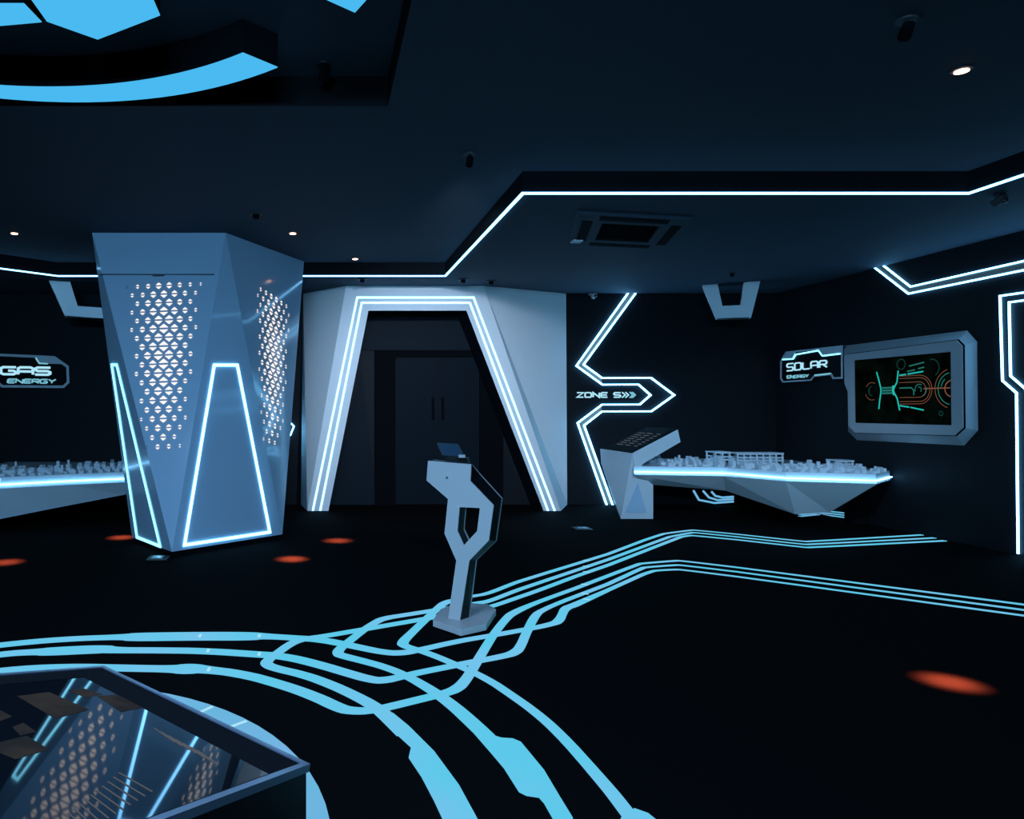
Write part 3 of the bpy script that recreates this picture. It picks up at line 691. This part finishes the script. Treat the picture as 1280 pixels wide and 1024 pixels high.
tile([(0, 885), (16, 893), (0, 899)], 'thumb'); tile([(16, 906), (30, 901), (46, 912), (26, 917)], 'thumb')
tile([(0, 925), (34, 917), (62, 934), (20, 946), (0, 938)], 'thumb')
for k in range(7):
    x0, y0 = 192+9*k, 908+4.6*k
    tile([(x0, y0), (x0+1.6, y0-.6), (x0+28, y0+17), (x0+26, y0+17.8)], 'textgrey', 'text_line')
for k in range(10):
    x0, y0 = 148-7*k, 963+5.5*k
    tile([(x0, y0), (x0+2, y0-.7), (x0+44-2*k, y0+23), (x0+42-2*k, y0+24)], 'textgrey', 'text_line')

# ------------------------------------------------------------------ ceiling lights in the recess
def ceil_light(name, pts, label, group=None):
    c = sum(pts, V((0, 0, 0)))/len(pts); t = thing(name, (c.x, c.y, ZC), label, 'ceiling light', group)
    bm = bmesh.new(); loft(bm, [V((p.x, p.y, ZC+.006)) for p in pts], [V((p.x, p.y, ZR-.001)) for p in pts]); obj('light_body', bm, M['blackm'], t)
    bm = bmesh.new(); loft(bm, [V((p.x, p.y, ZC)) for p in pts], [V((p.x, p.y, ZC+.005)) for p in pts]); obj('diffuser', bm, M['panel'], t)
v2 = lambda L: [V((x, y, 0)) for x, y in L]
ceil_light('ceiling_panel_light', v2([(-1.208, 3.912), (-.816, 3.673), (-.83, 2.75), (-1.2, 2.45), (-1.42, 2.65), (-1.415, 3.73)]), 'large cyan hexagonal ceiling light panel at the top left')
ceil_light('ceiling_panel_light', v2([(-1.467, 3.568), (-1.445, 3.737), (-1.677, 3.773), (-2.1, 3.80), (-2.2, 3.58), (-1.7, 3.568)]), 'narrow cyan ceiling light panel left of the large hexagon')
ceil_light('ceiling_panel_light', v2([(.177, 3.647), (.228, 3.533), (.25, 2.9), (.05, 2.7), (-.12, 2.85), (-.1, 3.43)]), 'cyan ceiling light panel showing only its tip, right of the large hexagon')
co, ro, ci, ri = V((-1.58, 2.62, 0)), 2.09, V((-1.69, 2.44, 0)), 2.05
def angs(c, p, n): a = math.atan2(p.y-c.y, p.x-c.x); return [a+(math.radians(158)-a)*i/n for i in range(n+1)]
po, pi_ = onz(346, 84, ZC), onz(303, 66.2, ZC)
outer = [co+V((math.cos(a), math.sin(a), 0))*ro for a in angs(co, po, 40)]; inner = [ci+V((math.cos(a), math.sin(a), 0))*ri for a in angs(ci, pi_, 40)]
ceil_light('ceiling_arc_light', outer+inner[::-1], 'long curved cyan ceiling light in the recess above the touch table')

# ------------------------------------------------------------------ downlights, with the spots they throw
def downlight(x, y, fx, fy, label, power=58000):
    p = onz(x, y, ZC); t = thing('downlight', p, label, 'downlight')
    bm = bmesh.new(); cyl(bm, (p.x, p.y, ZC-.008), .055, .008, 24); obj('trim_ring', bm, M['dark'], t)
    bm = bmesh.new(); cyl(bm, (p.x, p.y, ZC-.014), .036, .007, 20); obj('lamp_lens', bm, M['lamp'], t)
    q = onz(fx, fy, 0)
    ld = bpy.data.lights.new('downlight_beam', 'SPOT'); ld.energy = power; ld.color = (1.0, .13, .05)
    ld.spot_size = math.radians(5.2); ld.spot_blend = 1.0; ld.shadow_soft_size = .06
    lo = bpy.data.objects.new('downlight_beam', ld); COL.objects.link(lo); lo.parent = t
    lo.location = (0, 0, -.03); d = q-(p+V((0, 0, -.03))); lo.rotation_euler = d.to_track_quat('-Z', 'Y').to_euler()
downlight(1202, 87, 1188, 853, 'lit downlight at the upper right of the ceiling')
downlight(366, 291, 365, 699, 'lit downlight just right of the column top')
downlight(444, 323, 422, 676, 'lit downlight over the portal, near the ceiling step', 43000)
downlight(18, 291, 8, 703, 'lit downlight at the left edge above the gas sign', 43000)
p = V((-2.75, 8.2, 0))
downlight(137, 325, 152, 672, 'lit downlight behind the column, throwing a red spot at its left foot', 43000)

# ------------------------------------------------------------------ air conditioner and small ceiling fittings
c1, c2, c3 = onz(722, 262, ZS), onz(868, 270.5, ZS), onz(710, 304, ZS)
u, w = c2-c1, c3-c1; c4_ = c1+u+w
t = thing('air_conditioner', (c1+c4_)/2, 'square dark air conditioner cassette in the lowered ceiling', 'air conditioner')
qd = lambda a, b, c, d, z: [c1+u*a+w*c+UP*z, c1+u*b+w*c+UP*z, c1+u*b+w*d+UP*z, c1+u*a+w*d+UP*z]
bm = bmesh.new(); loft(bm, qd(0, 1, 0, 1, -.001), qd(.02, .98, .02, .98, -.03), qd(.24, .76, .24, .76, -.001), qd(.24, .76, .24, .76, -.03)); obj('cassette_frame', bm, M['ceil'], t)
bm = bmesh.new(); box_ = qd(.24, .76, .24, .76, -.004); face(bm, box_)
for k in range(9):
    s = .26+.055*k; loft(bm, qd(.25, .75, s, s+.012, -.008), qd(.25, .75, s, s+.012, -.02))
obj('intake_grille', bm, M['blackm'], t)
for a in ((.2, .8, .06, .15), (.2, .8, .85, .94), (.06, .15, .2, .8), (.85, .94, .2, .8)):
    bm = bmesh.new(); loft(bm, qd(*a, -.028), qd(*a, -.036)); obj('air_vane', bm, M['blackm'], t)
q = onz(721, 297, ZS)
obj('glint_block', boxm((q.x-.05, q.y-.05, ZS-.05), (q.x+.05, q.y+.05, ZS-.03), .005), M['model'], t)  # white block standing in for a bright reflection on the cassette
def beam(t, off, target, size, power, col):  # added fill beam, put into fittings that are unlit themselves
    ld = bpy.data.lights.new('fill_beam', 'SPOT'); ld.energy = power; ld.color = col
    ld.spot_size = math.radians(size); ld.spot_blend = .9; ld.shadow_soft_size = .05
    o = bpy.data.objects.new('fill_beam', ld); COL.objects.link(o); o.parent = t; o.location = off
    o.rotation_euler = (V(target)-t.location-V(off)).to_track_quat('-Z', 'Y').to_euler()
def camera_fit(p, mat, label, name='security_camera', wall=False):
    t = thing(name, p, label, 'camera')
    bm = bmesh.new()
    if wall: box(bm, (p.x-.05, YB-.05, p.z+.02), (p.x+.05, YB-.002, p.z+.10))
    else: cyl(bm, (p.x, p.y, p.z-.02), .03, .02, 20)
    obj('mount', bm, mat, t)
    bm = bmesh.new(); bmesh.ops.create_cone(bm, cap_ends=True, segments=18, radius1=.036, radius2=.030, depth=.10)
    import mathutils
    bmesh.ops.rotate(bm, verts=bm.verts, cent=(0, 0, 0), matrix=mathutils.Matrix.Rotation(math.radians(68), 3, 'X'))
    bmesh.ops.translate(bm, verts=bm.verts, vec=(p.x, (YB-.13 if wall else p.y-.02), p.z-(.0 if wall else .045))); bod = obj('camera_body', bm, mat, t)
    bm = bmesh.new(); bmesh.ops.create_uvsphere(bm, u_segments=14, v_segments=8, radius=.023)
    bmesh.ops.translate(bm, verts=bm.verts, vec=(p.x, (YB-.175 if wall else p.y-.065), p.z-(.018 if wall else .064))); obj('camera_lens', bm, M['lens'], t, smooth=True)
    return t
camera_fit(dep(739, 371, YB), M['stand'], 'small white security camera on the wall between portal and zone lights', wall=True)
camera_fit(onz(1247, 244, ZS), M['dark'], 'dark security camera under the lowered ceiling at the far right')
def spotlight(x, y, z, target, size, power, col, label):
    """small dark ceiling spotlight, head turned to its target; any beam is added fill"""
    p = onz(x, y, z); t = thing('ceiling_spotlight', p, label, 'spotlight'); d = (V(target)-p).normalized()
    bm = bmesh.new(); cyl(bm, (p.x, p.y, z-.012), .05, .011, 20); obj('ceiling_rose', bm, M['dark'], t)
    bm = bmesh.new(); cyl(bm, (p.x, p.y, z-.05), .010, .04, 10); obj('stem', bm, M['dark'], t)
    c = p-UP*.06; q = d.to_track_quat('Z', 'Y')
    bm = bmesh.new(); cyl(bm, (0, 0, -.04), .026, .08, 18, .030)
    for v in bm.verts: v.co = q @ v.co + c
    obj('lamp_head', bm, M['blackm'], t)
    bm = bmesh.new(); cyl(bm, (0, 0, .0405), .022, .004, 18)
    for v in bm.verts: v.co = q @ v.co + c
    obj('lamp_glass', bm, M['lens'], t)
    if power: beam(t, (c-p)+d*.09, target, size, power, col)
spotlight(1133, 24, ZC, (5.6, 9.3, .7), 38, 700, (.42, .70, 1.0), 'small dark spotlight with an added fill beam on the main ceiling at the top right')
spotlight(405, 80, ZR, (-1.35, 7.8, 1.7), 42, 0, (.30, .60, 1.0), 'small dark spotlight inside the ceiling recess, beside the curved light')
spotlight(587, 192, ZC, (1.75, 10.6, 1.25), 64, 740, (.58, .75, 1.0), 'small dark spotlight with an added fill beam on the main ceiling, before the step above the portal')
def puck(x, y, z, label, r=.07):
    p = onz(x, y, z); t = thing('ceiling_sensor', p, label, 'sensor')
    bm = bmesh.new(); cyl(bm, (p.x, p.y, z-.014), r*.92, .013, 20, r); obj('sensor_base', bm, M['dark'], t)
    bm = bmesh.new(); cyl(bm, (p.x, p.y, z-.05), r*.4, .036, 16, r*.55); obj('sensor_head', bm, M['blackm'], t)
puck(320, 267, ZC, 'small dark round sensor above the column top')
puck(579, 349, ZS, 'small dark round sensor above the portal, left of a pair')
puck(614, 351, ZS, 'small dark round sensor above the portal, right of a pair')
puck(453, 348.5, ZS, 'small dark round sensor above the left part of the portal')
puck(915, 341, ZS, 'small dark round sensor above the hood over the solar desk', .05)
def socket(x, y, label):
    p = onz(x, y, 0); t = thing('floor_socket', p, label, 'floor socket')
    obj('socket_plate', boxm((p.x-.10, p.y-.10, .001), (p.x+.10, p.y+.10, .012), .003), M['dark'], t)
    obj('socket_lid', boxm((p.x-.06, p.y-.06, .012), (p.x+.06, p.y+.06, .020), .003), M['metal'], t)
socket(198, 698.5, 'small floor socket plate at the foot of the column')
socket(728, 661.5, 'small floor socket plate between kiosk and solar console')

# ------------------------------------------------------------------ added fill light, world, camera
def area(name, loc, rot, size, energy, col):
    ld = bpy.data.lights.new(name, 'AREA'); ld.energy = energy; ld.color = col; ld.shape = 'RECTANGLE'; ld.size, ld.size_y = size
    o = bpy.data.objects.new(name, ld); COL.objects.link(o); o.location = loc; o.rotation_euler = rot; return o
area('recess_fill', (-1.4, 1.6, ZR-.05), (0, 0, 0), (1.6, 1.2), 200, (.36, .62, 1.0))  # added fill, no such fixture in the recess
area('hall_fill', (-.8, -3.2, 3.25), (math.radians(79), 0, 0), (3.0, .4), 420, (.24, .61, 1.0))  # added fill from behind the camera, mainly for the column
W = bpy.data.worlds.new('world'); S.world = W; W.use_nodes = True
W.node_tree.nodes['Background'].inputs[0].default_value = (.01, .03, .06, 1); W.node_tree.nodes['Background'].inputs[1].default_value = .2
cd = bpy.data.cameras.new('camera'); cam = bpy.data.objects.new('camera', cd); COL.objects.link(cam)
cam.location = (0, 0, HE); cam.rotation_euler = (math.pi/2, 0, 0)
cd.sensor_fit = 'HORIZONTAL'; cd.sensor_width = 36; cd.lens = 36*F/1280; cd.shift_x = (640-CX)/1280; cd.shift_y = 0
cd.clip_start = .05; cd.clip_end = 60
S.camera = cam
vs_ = S.view_settings; vs_.view_transform = 'Standard'; vs_.look = 'None'; vs_.exposure = 0; vs_.gamma = 1; vs_.use_curve_mapping = False
